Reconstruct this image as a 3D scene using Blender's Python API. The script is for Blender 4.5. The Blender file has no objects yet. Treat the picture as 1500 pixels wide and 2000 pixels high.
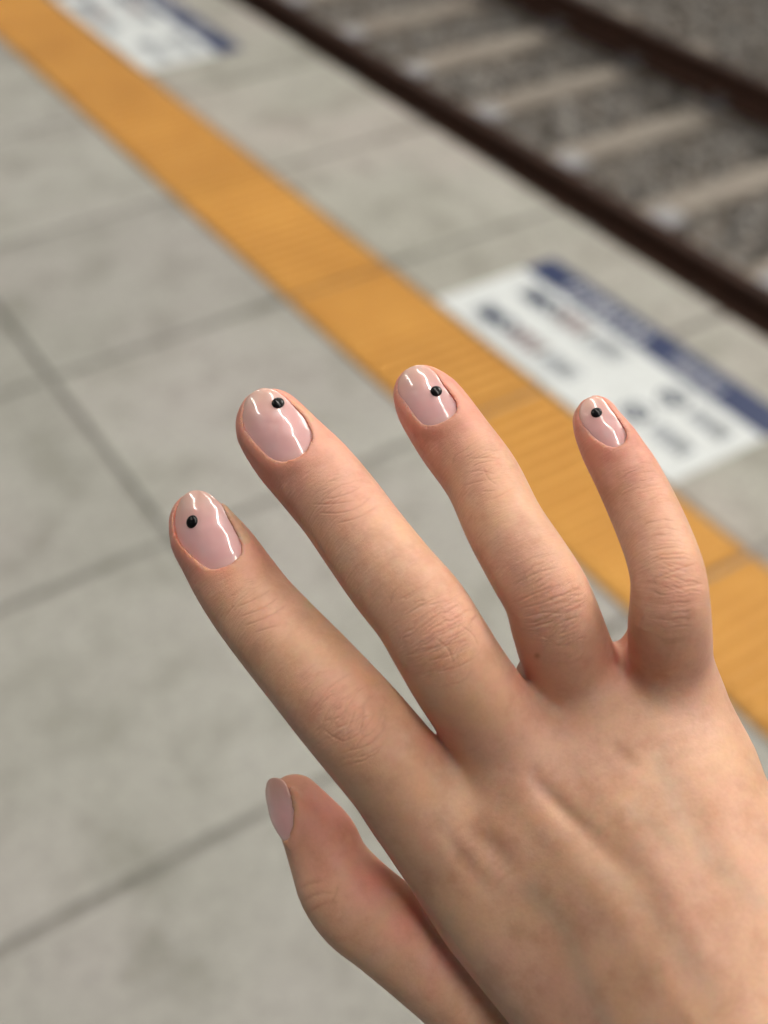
import bpy, bmesh, math, random
import numpy as np
from mathutils import Matrix, Vector

random.seed(7)
rng = np.random.default_rng(7)
scn = bpy.context.scene
col = scn.collection

# ------------------------------------------------------------------ camera, sky, sun, exposure
FPX = 2340.0                       # focal length in pixels of the 1500 px wide frame
PITCH = math.radians(41.97)
HEAD = math.radians(33.0)          # heading, turned from the track direction (+Y) towards the track (+X)
CAM = Vector((0, 0, 1.5))
fh = Vector((math.sin(HEAD), math.cos(HEAD), 0))
right = Vector((math.cos(HEAD), -math.sin(HEAD), 0))
fwd = fh * math.cos(PITCH) + Vector((0, 0, -math.sin(PITCH)))
down = fwd.cross(right)
cam_d = bpy.data.cameras.new('camera')
cam_d.sensor_fit = 'HORIZONTAL'
cam_d.sensor_width = 36
cam_d.lens = 36 * FPX / 1500
cam_d.clip_start = 0.01
cam_d.clip_end = 500
cam_d.dof.use_dof = True
cam_d.dof.focus_distance = 0.214
cam_d.dof.aperture_fstop = 13.5
cam = bpy.data.objects.new('camera', cam_d)
col.objects.link(cam)
cam.matrix_world = Matrix(((right.x, -down.x, -fwd.x, CAM.x), (right.y, -down.y, -fwd.y, CAM.y),
                           (right.z, -down.z, -fwd.z, CAM.z), (0, 0, 0, 1)))
scn.camera = cam

SUN_DIR = (right * 0.85 + Vector((0, 0, 1)) * 0.95 + fh * 0.68).normalized()
sun_el = math.asin(SUN_DIR.z)
sun_az = math.atan2(SUN_DIR.x, SUN_DIR.y)
world = bpy.data.worlds.new('World')
scn.world = world
world.use_nodes = True
wn, wl = world.node_tree.nodes, world.node_tree.links
wn.clear()
sky = wn.new('ShaderNodeTexSky')
sky.sky_type = 'NISHITA'
sky.sun_disc = False
sky.sun_elevation = sun_el
sky.sun_rotation = sun_az
sky.dust_density = 4.0
hs = wn.new('ShaderNodeHueSaturation')       # overcast: nearly colourless sky
hs.inputs['Saturation'].default_value = 0.12
bg = wn.new('ShaderNodeBackground')
bg.inputs['Strength'].default_value = 0.022
wo = wn.new('ShaderNodeOutputWorld')
wl.new(sky.outputs[0], hs.inputs['Color'])
wl.new(hs.outputs[0], bg.inputs[0])
wl.new(bg.outputs[0], wo.inputs[0])
sun_d = bpy.data.lights.new('sun', 'SUN')
sun_d.energy = 1.85
sun_d.angle = math.radians(30)
sun_d.color = (1.0, 0.93, 0.83)
sun_d.specular_factor = 0.15
sun = bpy.data.objects.new('sun', sun_d)
col.objects.link(sun)
sun.rotation_euler = SUN_DIR.to_track_quat('Z', 'Y').to_euler()
sun.location = (0, 0, 6)
scn.view_settings.view_transform = 'Standard'
scn.view_settings.look = 'None'
scn.view_settings.gamma = 1
scn.view_settings.use_curve_mapping = False
scn.view_settings.exposure = 0.14
scn.cycles.use_denoising = True


# ------------------------------------------------------------------ helpers
def tag(o, label=None, cat=None, group=None, kind=None):
    for k, v in (('label', label), ('category', cat), ('group', group), ('kind', kind)):
        if v:
            o[k] = v
    return o


def obj(name, data, parent=None, loc=None):
    o = bpy.data.objects.new(name, data)
    col.objects.link(o)
    if parent:
        o.parent = parent
    if loc is not None:
        o.location = loc
    return o


def bm_mesh(name, bm, mat, smooth=False):
    me = bpy.data.meshes.new(name)
    bm.to_mesh(me)
    bm.free()
    if mat:
        me.materials.append(mat)
    if smooth:
        me.polygons.foreach_set('use_smooth', [True] * len(me.polygons))
    return me


def add_box(bm, x0, x1, y0, y1, z0, z1, bev=0.0):
    r = bmesh.ops.create_cube(bm, size=1)
    vs = r['verts']
    for v in vs:
        v.co = Vector(((x0 + x1) / 2 + v.co.x * (x1 - x0), (y0 + y1) / 2 + v.co.y * (y1 - y0), (z0 + z1) / 2 + v.co.z * (z1 - z0)))
    if bev:
        es = list({e for v in vs for e in v.link_edges})
        bmesh.ops.bevel(bm, geom=es, offset=bev, segments=1, affect='EDGES', profile=0.5)


def new_mat(name):
    m = bpy.data.materials.new(name)
    m.use_nodes = True
    nt = m.node_tree
    return m, nt, nt.nodes['Principled BSDF']


def N(nt, typ, **kw):
    n = nt.nodes.new(typ)
    for k, v in kw.items():
        if k in n.inputs.keys() if isinstance(k, str) else False:
            n.inputs[k].default_value = v
        else:
            setattr(n, k, v)
    return n


def ramp(nt, fac, stops):
    r = nt.nodes.new('ShaderNodeValToRGB')
    els = r.color_ramp.elements
    while len(els) < len(stops):
        els.new(0.5)
    for e, (p, c) in zip(els, stops):
        e.position = p
        e.color = (*c, 1) if len(c) == 3 else c
    nt.links.new(fac, r.inputs[0])
    return r.outputs[0]


def noise(nt, vec, scale, detail=4, rough=0.55):
    n = nt.nodes.new('ShaderNodeTexNoise')
    n.inputs['Scale'].default_value = scale
    n.inputs['Detail'].default_value = detail
    n.inputs['Roughness'].default_value = rough
    if vec is not None:
        nt.links.new(vec, n.inputs['Vector'])
    return n.outputs['Fac']


def mixc(nt, fac, a, b, mode='MIX'):
    m = nt.nodes.new('ShaderNodeMix')
    m.data_type = 'RGBA'
    m.blend_type = mode
    for k, v in ((0, fac), (6, a), (7, b)):
        if hasattr(v, 'is_output'):
            nt.links.new(v, m.inputs[k])
        else:
            m.inputs[k].default_value = (*v, 1) if isinstance(v, tuple) and len(v) == 3 else v
    return m.outputs[2]


def bump(nt, bsdf, height, strength, dist):
    b = nt.nodes.new('ShaderNodeBump')
    b.inputs['Strength'].default_value = strength
    b.inputs['Distance'].default_value = dist
    nt.links.new(height, b.inputs['Height'])
    nt.links.new(b.outputs[0], bsdf.inputs['Normal'])


def worldpos(nt):
    return nt.nodes.new('ShaderNodeNewGeometry').outputs['Position']


def stone_mat(name, lo, hi, warm, sc=3.0, speck=0.1, rough=0.75, per_obj=0.08):
    m, nt, b = new_mat(name)
    p = worldpos(nt)
    c = ramp(nt, noise(nt, p, sc, 6, 0.6), [(0.34, lo), (0.66, hi)])
    c = mixc(nt, ramp(nt, noise(nt, p, sc * 0.55, 3, 0.5), [(0.45, (0, 0, 0)), (0.65, (0.75, 0.75, 0.75))]), c, warm)
    sp = ramp(nt, noise(nt, p, 48, 6, 0.8), [(0.34, (1 - 2.6 * speck,) * 3), (0.52, (1, 1, 1)), (0.7, (1 + 1.3 * speck,) * 3)])
    c = mixc(nt, 1.0, c, sp, 'MULTIPLY')
    st = ramp(nt, noise(nt, p, sc * 2.6, 4, 0.55), [(0.36, (0.8, 0.8, 0.78)), (0.5, (1, 1, 1))])
    c = mixc(nt, 1.0, c, st, 'MULTIPLY')
    sp2 = ramp(nt, noise(nt, p, 9.0, 5, 0.7), [(0.27, (0.74, 0.735, 0.72)), (0.40, (1, 1, 1)), (0.68, (1, 1, 1)), (0.78, (1.07, 1.07, 1.08))])
    c = mixc(nt, 1.0, c, sp2, 'MULTIPLY')
    oi = nt.nodes.new('ShaderNodeObjectInfo')
    rr = ramp(nt, oi.outputs['Random'], [(0, (1 - per_obj,) * 3), (1, (1 + per_obj * 0.4,) * 3)])
    c = mixc(nt, 1.0, c, rr, 'MULTIPLY')
    nt.links.new(c, b.inputs['Base Color'])
    b.inputs['Roughness'].default_value = rough
    bump(nt, b, noise(nt, p, 90, 4, 0.7), 0.25, 0.002)
    return m


# ------------------------------------------------------------------ setting: ground, platform, paving
EDGE = 1.94                       # platform edge (x)
STRIP0, STRIP1 = 1.123, 1.403      # yellow strip
TRX = 4.165                        # track centre (x)
SLEEPZ = -1.145                    # top of the sleepers

M_tile = stone_mat('paving_concrete', (0.312, 0.310, 0.278), (0.37, 0.367, 0.336), (0.362, 0.344, 0.326))
M_edge = stone_mat('edge_concrete', (0.325, 0.322, 0.28), (0.40, 0.392, 0.35), (0.41, 0.375, 0.345))
M_joint = stone_mat('joint_mortar', (0.185, 0.182, 0.162), (0.24, 0.235, 0.212), (0.22, 0.205, 0.19))
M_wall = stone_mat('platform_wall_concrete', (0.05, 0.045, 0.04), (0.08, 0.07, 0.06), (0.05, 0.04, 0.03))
M_ground = stone_mat('ground_dirt', (0.10, 0.095, 0.085), (0.16, 0.15, 0.14), (0.12, 0.105, 0.09), sc=1.2)

bm = bmesh.new()
bmesh.ops.create_grid(bm, x_segments=2, y_segments=2, size=200)
g = obj('ground', bm_mesh('ground', bm, M_ground), loc=(0, 0, -1.38))
tag(g, kind='structure')

bm = bmesh.new()
add_box(bm, -6.0, EDGE - 0.02, -8, 22, -1.38, -0.006)
plat = obj('platform', bm_mesh('platform', bm, M_joint))
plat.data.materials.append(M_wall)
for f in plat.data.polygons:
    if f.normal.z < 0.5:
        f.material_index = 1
tag(plat, kind='structure')

J = 0.0075                         # half joint


def slab_mesh(w, l, bev=0.003):
    bm = bmesh.new()
    add_box(bm, 0, w, 0, l, -0.04, 0, bev)
    return bm


def place_tiles(xs, y0, pitch, n, mat, name, jw=J):
    # slabs with open mortar joints
    for (x0, x1) in xs:
        w, l = x1 - x0 - 2 * jw, pitch - 2 * jw
        me = bm_mesh(name, slab_mesh(w, l), mat)
        for k in range(n):
            o = obj(name, me, plat, (x0 + jw, y0 + k * pitch + jw, random.uniform(-0.0008, 0.0006)))
            o.rotation_euler = (random.uniform(-0.0008, 0.0008), random.uniform(-0.0008, 0.0008), 0)


cols_left = [(0.54 - 0.6 * (k + 1), 0.54 - 0.6 * k) for k in range(5)]
place_tiles(cols_left, 0.945 - 0.6 * 2, 0.6, 14, M_tile, 'paving_tile')
place_tiles([(0.54, STRIP0)], 0.945 - 0.6 * 2, 0.6, 14, M_tile, 'paving_tile')
place_tiles([(STRIP1, EDGE + 0.006)], 0.945 - 0.6 * 2, 0.6, 16, M_edge, 'edge_slab')

# yellow tactile strip
m, nt, b = new_mat('yellow_tactile')
p = worldpos(nt)
c = ramp(nt, noise(nt, p, 5, 5, 0.6), [(0.3, (0.52, 0.245, 0.035)), (0.7, (0.62, 0.315, 0.055))])
oi = nt.nodes.new('ShaderNodeObjectInfo')
c = mixc(nt, 1.0, c, ramp(nt, oi.outputs['Random'], [(0, (0.92, 0.9, 0.88)), (1, (1.03, 1.02, 1.0))]), 'MULTIPLY')
c = mixc(nt, 0.5, c, ramp(nt, noise(nt, p, 60, 4, 0.7), [(0.3, (0.85, 0.85, 0.85)), (0.6, (1, 1, 1))]), 'MULTIPLY')
nt.links.new(c, b.inputs['Base Color'])
b.inputs['Roughness'].default_value = 0.6
M_yellow = m
strip = obj('tactile_strip', None)
strip.location = (STRIP0, 0, 0)
tag(strip, kind='structure')
tw, tl = STRIP1 - STRIP0 - 0.004, 0.3 - 0.006
bm = bmesh.new()
add_box(bm, 0, tw, 0, tl, -0.04, 0.0015, 0.002)
nb = 8
for k in range(nb):                # raised bars across the strip
    y = tl * (k + 0.5) / nb
    xa, xb, h, wb, wt = 0.008, tw - 0.008, 0.008, 0.0105, 0.004
    vs = [bm.verts.new(q) for q in ((xa, y - wb, .001), (xb, y - wb, .001), (xb, y + wb, .001), (xa, y + wb, .001),
                                    (xa + .004, y - wt, .001 + h), (xb - .004, y - wt, .001 + h), (xb - .004, y + wt, .001 + h), (xa + .004, y + wt, .001 + h))]
    for q in ((4, 5, 6, 7), (0, 1, 5, 4), (1, 2, 6, 5), (2, 3, 7, 6), (3, 0, 4, 7)):
        bm.faces.new([vs[i] for i in q])
tme = bm_mesh('tactile_tile', bm, M_yellow)
for k in range(26):
    o = obj('tactile_tile', tme, strip, (0.002, 0.945 - 0.9 + 0.3 * k + (0.006 if k % 2 else 0.0), random.uniform(-0.0006, 0.0006)))
    o.rotation_euler.z = random.uniform(-0.004, 0.004)

# ------------------------------------------------------------------ floor stickers
def flat_mat(name, c, rough=0.4):
    m, nt, b = new_mat(name)
    p = worldpos(nt)
    w = ramp(nt, noise(nt, p, 22, 5, 0.65), [(0.3, tuple(v * 0.86 for v in c)), (0.62, c)])
    nt.links.new(w, b.inputs['Base Color'])
    b.inputs['Roughness'].default_value = rough
    return m


M_white = flat_mat('sticker_white', (0.70, 0.74, 0.745))
M_navy = flat_mat('sticker_navy', (0.026, 0.042, 0.115))
M_print = flat_mat('sticker_print_white', (0.72, 0.74, 0.78))
M_ink = flat_mat('sticker_ink', (0.04, 0.055, 0.10))
M_grey = flat_mat('sticker_grey_ink', (0.22, 0.25, 0.32))
M_red = flat_mat('sticker_red_ink', (0.26, 0.12, 0.14))


def quad(bm, x0, x1, y0, y1, z):
    bm.faces.new([bm.verts.new(q) for q in ((x0, y0, z), (x1, y0, z), (x1, y1, z), (x0, y1, z))])


def strokes(bm, x0, x1, y0, y1, n, z, seed, tk=0.11):
    """a row of small letter-like stroke shapes between y1 (start) and y0 (end)"""
    r = random.Random(seed)
    step = (y1 - y0) / n
    for k in range(n):
        ya = y1 - (k + 0.82) * step
        yb = y1 - (k + 0.18) * step
        t = (x1 - x0) * tk
        for s in r.sample(range(5), 3):
            if s == 0:
                quad(bm, x0, x1, yb - t, yb, z)
            elif s == 1:
                quad(bm, x0, x1, ya, ya + t, z)
            elif s == 2:
                quad(bm, x1 - t, x1, ya, yb, z)
            elif s == 3:
                quad(bm, x0, x0 + t, ya, yb, z)
            else:
                quad(bm, (x0 + x1) / 2 - t / 2, (x0 + x1) / 2 + t / 2, ya, yb, z)


def ring(bm, cx, cy, r0, r1, z, n=24, a0=0, a1=2 * math.pi):
    pts = []
    for k in range(n + 1):
        a = a0 + (a1 - a0) * k / n
        pts.append((bm.verts.new((cx + r0 * math.cos(a), cy + r0 * math.sin(a), z)), bm.verts.new((cx + r1 * math.cos(a), cy + r1 * math.sin(a), z))))
    for a, b_ in zip(pts, pts[1:]):
        bm.faces.new((a[0], a[1], b_[1], b_[0]))


def floor_sign(y0, label):
    """white floor sticker, x across (0 at the strip side), y along; y0 = near end"""
    e = obj('floor_sticker', None, loc=(STRIP1 + 0.006, y0, 0.0))
    tag(e, label, 'floor sticker', 'floor stickers beside the yellow strip')
    W, L, B = 0.350, 0.785, 0.090
    bm = bmesh.new()
    add_box(bm, 0, W - B, 0, L, 0.001, 0.003)
    obj('white_panel', bm_mesh('white_panel', bm, M_white), e)
    bm = bmesh.new()
    add_box(bm, W - B + 0.0005, W, 0, L, 0.001, 0.003)
    band = obj('blue_band', bm_mesh('blue_band', bm, M_navy), e)
    bm = bmesh.new()
    strokes(bm, W - B + 0.020, W - 0.024, L - 0.40, L - 0.11, 9, 0.0036, 3, 0.17)
    obj('band_lettering', bm_mesh('band_lettering', bm, M_print), band)
    bm = bmesh.new()
    strokes(bm, W - B + 0.022, W - 0.03, 0.16, L - 0.47, 7, 0.0036, 5)
    obj('band_lettering', bm_mesh('band_lettering', bm, M_print), band)
    z = 0.0036
    for cx in (0.075, 0.207):      # the far half: a train front, a bar and a caption, twice
        bm = bmesh.new()
        add_box(bm, cx - 0.03, cx + 0.022, L - 0.150, L - 0.095, 0.003, z, 0.0)
        ring(bm, cx, L - 0.175, 0.012, 0.026, z)
        quad(bm, cx - 0.034, cx + 0.03, L - 0.088, L - 0.08, z)
        obj('pictogram', bm_mesh('pictogram', bm, M_ink), e)
        bm = bmesh.new()
        strokes(bm, cx - 0.026, cx + 0.024, L - 0.305, L - 0.195, 4, z, 11, 0.26)
        quad(bm, cx + 0.012, cx + 0.022, L - 0.27, L - 0.21, z)
        obj('red_mark', bm_mesh('red_mark', bm, M_red), e)
        bm = bmesh.new()
        strokes(bm, cx - 0.026, cx + 0.022, L - 0.42, L - 0.32, 5, z, 17, 0.22)
        strokes(bm, cx - 0.045, cx - 0.03, L - 0.40, L - 0.11, 12, z, 19)
        obj('caption', bm_mesh('caption', bm, M_grey), e)
    for cx, yy in ((0.098, 0.205), (0.198, 0.200)):   # the near half: round symbols with captions
        bm = bmesh.new()
        ring(bm, cx, yy, 0.026, 0.034, z)
        add_box(bm, cx - 0.014, cx + 0.012, yy - 0.019, yy + 0.019, 0.003, z)
        obj('round_symbol', bm_mesh('round_symbol', bm, M_ink), e)
        bm = bmesh.new()
        strokes(bm, cx - 0.024, cx + 0.022, yy - 0.16, yy - 0.055, 6, z, 23, 0.2)
        obj('caption', bm_mesh('caption', bm, M_grey), e)
    return e


floor_sign(1.165, 'white floor sticker with navy lettered band behind the little finger')
floor_sign(3.555, 'white floor sticker with navy band at the far end of the yellow strip')

# ------------------------------------------------------------------ railway track
def rust_mat(name, lo, hi, rough):
    m, nt, b = new_mat(name)
    p = worldpos(nt)
    c = ramp(nt, noise(nt, p, 18, 6, 0.65), [(0.3, lo), (0.7, hi)])
    nt.links.new(c, b.inputs['Base Color'])
    b.inputs['Roughness'].default_value = rough
    return m


M_rail = rust_mat('rusty_rail', (0.026, 0.009, 0.0045), (0.066, 0.024, 0.011), 0.8)
M_clip = rust_mat('galvanised_clip', (0.12, 0.11, 0.11), (0.20, 0.19, 0.19), 0.6)
M_sleeper = stone_mat('sleeper_concrete', (0.34, 0.30, 0.255), (0.43, 0.38, 0.325), (0.38, 0.325, 0.275), sc=4)
track = obj('railway_track', None, loc=(TRX, 0, SLEEPZ))
tag(track, kind='structure')
Y0, Y1 = -6.0, 24.0
prof = [(-.07, 0), (.07, 0), (.07, .012), (.014, .035), (.009, .05), (.009, .128), (.033, .145), (.035, .168), (.028, .178), (-.028, .178),
        (-.035, .168), (-.033, .145), (-.009, .128), (-.009, .05), (-.014, .035), (-.07, .012)]
bm = bmesh.new()
rows = [[bm.verts.new((x, y, z + 0.007)) for x, z in prof] for y in (Y0, Y1)]
for i in range(len(prof)):
    j = (i + 1) % len(prof)
    bm.faces.new((rows[0][i], rows[0][j], rows[1][j], rows[1][i]))
bm.faces.new(rows[0][::-1])
bm.faces.new(rows[1])
bmesh.ops.recalc_face_normals(bm, faces=bm.faces)
rme = bm_mesh('rail', bm, M_rail)
RX = (-0.74, 0.74)
for x in RX:
    obj('rail', rme, track, (x, 0, 0))
bm = bmesh.new()
add_box(bm, -1.25, 1.25, -0.10, 0.10, -0.2, 0, 0.022)
sme = bm_mesh('sleeper', bm, M_sleeper)
bm = bmesh.new()
for s in (-1, 1):                  # shoulder block and a curved spring clip each side of the rail foot
    add_box(bm, s * 0.085 - 0.014, s * 0.085 + 0.014, -0.05, 0.05, 0.0, 0.045, 0.005)
    for q in (-0.032, 0.032):
        add_box(bm, s * 0.07 - 0.035, s * 0.07 + 0.035, q - 0.010, q + 0.010, 0.030, 0.052, 0.006)
    add_box(bm, s * 0.125 - 0.05, s * 0.125 + 0.05, -0.07, 0.07, 0.0, 0.018, 0.005)
cme = bm_mesh('rail_clip', bm, M_clip)
bm = bmesh.new()
add_box(bm, 0.255, 0.385, -0.075, 0.075, 0.0, 0.03, 0.008)
M_pad = rust_mat('pale_cable_cover', (0.36, 0.36, 0.38), (0.46, 0.46, 0.48), 0.6)
pme = bm_mesh('pale_cover', bm, M_pad)
for k in range(34):
    y = 2.85 + 0.67 * (k - 10)
    o = obj('sleeper', sme, track, (random.uniform(-.01, .01), y, 0))
    o.rotation_euler.z = random.uniform(-0.006, 0.006)
    for x in RX:
        obj('rail_clip', cme, track, (x, y, 0.0))
    obj('pale_cover', pme, track, (RX[0], y - 0.1, -0.002))

# ballast: loose angular stones, one pile nobody could count
m, nt, b = new_mat('ballast_stone')
at = nt.nodes.new('ShaderNodeAttribute')
at.attribute_name = 'tone'
c = ramp(nt, at.outputs['Fac'], [(0, (0.14, 0.128, 0.115)), (0.35, (0.29, 0.268, 0.24)), (0.65, (0.37, 0.355, 0.335)), (0.8, (0.31, 0.26, 0.21)), (1, (0.52, 0.50, 0.48))])
c = mixc(nt, 0.6, c, ramp(nt, noise(nt, worldpos(nt), 60, 4), [(0.3, (0.7, 0.7, 0.7)), (0.7, (1.1, 1.1, 1.1))]), 'MULTIPLY')
nt.links.new(c, b.inputs['Base Color'])
b.inputs['Roughness'].default_value = 0.85
ico = bmesh.new()
bmesh.ops.create_icosphere(ico, subdivisions=1, radius=1)
iv = np.array([v.co[:] for v in ico.verts])
ifc = np.array([[v.index for v in f.verts] for f in ico.faces])
ico.free()
gx, gy = np.meshgrid(np.arange(2.0, 7.6, 0.045), np.arange(1.2, 10.5, 0.045), indexing='ij')
n = gx.size
cx = gx.ravel() + rng.uniform(-.02, .02, n)
cy = gy.ravel() + rng.uniform(-.02, .02, n)
cz = -0.055 + rng.uniform(-0.012, 0.022, n) + SLEEPZ
ph = np.abs(((cy - 2.85) / 0.67 + 0.5) % 1 - 0.5) * 0.67
near_rail = np.minimum(np.abs(cx - TRX + .74), np.abs(cx - TRX - .74)) < 0.13
cz = np.where((ph < 0.15) & (np.abs(cx - TRX) < 1.28), cz - 0.03, cz)
cz = np.where(near_rail, cz - 0.012, cz)
rad = rng.uniform(0.022, 0.042, n)
q = rng.normal(size=(n, 4))
q /= np.linalg.norm(q, axis=1)[:, None]
w_, x_, y_, z_ = q.T
R = np.stack([1 - 2 * (y_**2 + z_**2), 2 * (x_ * y_ - z_ * w_), 2 * (x_ * z_ + y_ * w_), 2 * (x_ * y_ + z_ * w_), 1 - 2 * (x_**2 + z_**2), 2 * (y_ * z_ - x_ * w_),
              2 * (x_ * z_ - y_ * w_), 2 * (y_ * z_ + x_ * w_), 1 - 2 * (x_**2 + y_**2)], 1).reshape(n, 3, 3)
V = iv[None] * rng.uniform(0.72, 1.2, (n, 12, 1)) * np.stack([rng.uniform(.8, 1.2, n), rng.uniform(.7, 1.1, n), rng.uniform(.6, .95, n)], 1)[:, None, :]
V = np.einsum('nij,nkj->nki', R, V) * rad[:, None, None] + np.stack([cx, cy, cz], 1)[:, None, :]
F = (ifc[None] + 12 * np.arange(n)[:, None, None]).reshape(-1, 3)
me = bpy.data.meshes.new('ballast')


def fill_mesh(me, V, F):
    V = np.ascontiguousarray(V, dtype=np.float32).reshape(-1, 3)
    k = F.shape[1]
    me.vertices.add(len(V))
    me.vertices.foreach_set('co', V.ravel())
    me.loops.add(F.size)
    me.loops.foreach_set('vertex_index', np.ascontiguousarray(F, dtype=np.int32).ravel())
    me.polygons.add(len(F))
    me.polygons.foreach_set('loop_start', np.arange(0, F.size, k, dtype=np.int32))
    me.update(calc_edges=True)


fill_mesh(me, V - np.array([TRX, 0, SLEEPZ]), F)
me.attributes.new('tone', 'FLOAT', 'POINT').data.foreach_set('value', np.repeat(rng.uniform(0, 1, n), 12).astype(np.float32))
me.materials.append(m)
bal = obj('ballast', me, loc=(TRX, 0, SLEEPZ))
tag(bal, 'grey brown track ballast stones around the sleepers', 'ballast', kind='stuff')

# ------------------------------------------------------------------ linear lamps of the platform (seen mirrored in the nails), and two behind the camera added as fill
m, nt, b = new_mat('lamp_diffuser')
b.inputs['Base Color'].default_value = (0.9, 0.9, 0.9, 1)
b.inputs['Emission Color'].default_value = (1.0, 0.95, 0.87, 1)
b.inputs['Emission Strength'].default_value = 70.0
M_tube = m
m, nt, b = new_mat('lamp_housing')
b.inputs['Base Color'].default_value = (0.5, 0.5, 0.5, 1)
b.inputs['Roughness'].default_value = 0.5
M_house = m
LAMPS = [(0.15, 0.15, 2.7, 3.3, 'over the walking side of the platform'), (2.1, 0.35, 2.7, 3.3, 'nearest the platform edge'),
         (-1.35, 2.5, 1.9, 3.3, 'over the back of the platform'), (0.15, -2.75, 2.7, 3.3, 'added as frontal fill behind the lamp over the walking side'),  # second one: unseen, added behind the camera to fill the hand's front
         (2.1, -2.6, 2.7, 3.3, 'added as fill behind the lamp nearest the platform edge'), (2.1, 3.3, 2.7, 3.3, 'ahead of the lamp nearest the platform edge'),  # first one: unseen fill lamp added behind the camera
         (0.15, 6.0, 2.7, 3.3, 'far ahead over the walking side'), (2.1, 6.25, 2.7, 3.3, 'far ahead along the platform edge')]


def linear_lamp(x, y, length, z, where):
    e = obj('linear_lamp', None, loc=(x, y, z))
    tag(e, 'long slim ceiling lamp ' + where, 'lamp', 'linear lamps above the platform')
    bm = bmesh.new()
    add_box(bm, -0.06, 0.06, -length / 2, length / 2, 0.0, 0.07, 0.01)
    for s in (-0.4, 0.4):
        add_box(bm, -0.008, 0.008, s * length - 0.008, s * length + 0.008, 0.071, 0.6)
    obj('housing', bm_mesh('housing', bm, M_house), e)
    bm = bmesh.new()
    add_box(bm, -0.019, 0.019, -length * 0.49, length * 0.49, -0.016, -0.001, 0.005)
    obj('diffuser', bm_mesh('diffuser', bm, M_tube), e)


for a in LAMPS:
    linear_lamp(*a)

# ------------------------------------------------------------------ the hand
# Sculpted as one distance field in millimetres, in axes x right / y down / z ahead of the eye of the person who
# holds it out, meshed once and then placed in the world at its real size and distance.
VOX = 0.39
LO = np.array([-46.0, -34.0, 150.0])
HI = np.array([104.0, 168.0, 252.0])
dims = np.ceil((HI - LO) / VOX).astype(int) + 1


def P3(x, y, z):
    return np.array([(x - 750) / FPX * z, (y - 1000) / FPX * z, z])


def PX(P):
    return P[:, 0] / P[:, 2] * FPX + 750, P[:, 1] / P[:, 2] * FPX + 1000


def chain(rows, step=1.2):
    """rows: (px, py, half width px, depth mm) -> dense spheres (centre, radius) along a smooth curve"""
    C = np.array([np.append(P3(r[0], r[1], r[3]), r[2] * r[3] / FPX) for r in rows])
    C = np.vstack([2 * C[0] - C[1], C, 2 * C[-1] - C[-2]])
    out = []
    for i in range(1, len(C) - 2):
        p0, p1, p2, p3 = C[i - 1:i + 3]
        k = max(2, int(np.linalg.norm(p2[:3] - p1[:3]) / step))
        for t in np.arange(k) / k:
            out.append(0.5 * ((2 * p1) + (p2 - p0) * t + (2 * p0 - 5 * p1 + 4 * p2 - p3) * t * t + (3 * p1 - p0 - 3 * p2 + p3) * t**3))
    out.append(C[-2])
    return np.array(out)


def blk(lo, hi):
    a = np.clip(np.floor((lo - LO) / VOX).astype(int), 0, dims - 1)
    b_ = np.clip(np.ceil((hi - LO) / VOX).astype(int) + 1, 1, dims)
    return tuple(slice(i, j) for i, j in zip(a, b_))


def axes_of(s):
    return [(LO[i] + VOX * np.arange(s[i].start, s[i].stop)).astype(np.float32) for i in range(3)]


BIG = np.float32(50)


def smin(a, b_, k):
    h = np.maximum(k - np.abs(a - b_), 0) / k
    return np.minimum(a, b_) - h * h * (k * 0.25)


def chain_field(S, pad=9.0):
    s = blk((S[:, :3] - S[:, 3:]).min(0) - pad, (S[:, :3] + S[:, 3:]).max(0) + pad)
    D = np.full([q.stop - q.start for q in s], BIG, np.float32)
    for A, B in zip(S, S[1:]):
        r = max(A[3], B[3]) + pad
        t = blk(np.minimum(A[:3], B[:3]) - r, np.maximum(A[:3], B[:3]) + r)
        t = tuple(slice(max(i.start, j.start), min(i.stop, j.stop)) for i, j in zip(t, s))
        X, Y, Z = axes_of(t)
        d = B[:3] - A[:3]
        L2 = float(d @ d) + 1e-9
        px, py, pz = (X - A[0])[:, None, None], (Y - A[1])[None, :, None], (Z - A[2])[None, None, :]
        u = np.clip((px * d[0] + py * d[1] + pz * d[2]) / L2, 0, 1)
        v = np.sqrt((px - u * d[0])**2 + (py - u * d[1])**2 + (pz - u * d[2])**2) - (A[3] + u * (B[3] - A[3]))
        w = tuple(slice(t[i].start - s[i].start, t[i].stop - s[i].start) for i in range(3))
        D[w] = np.minimum(D[w], v.astype(np.float32))
    return s, D


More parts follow.
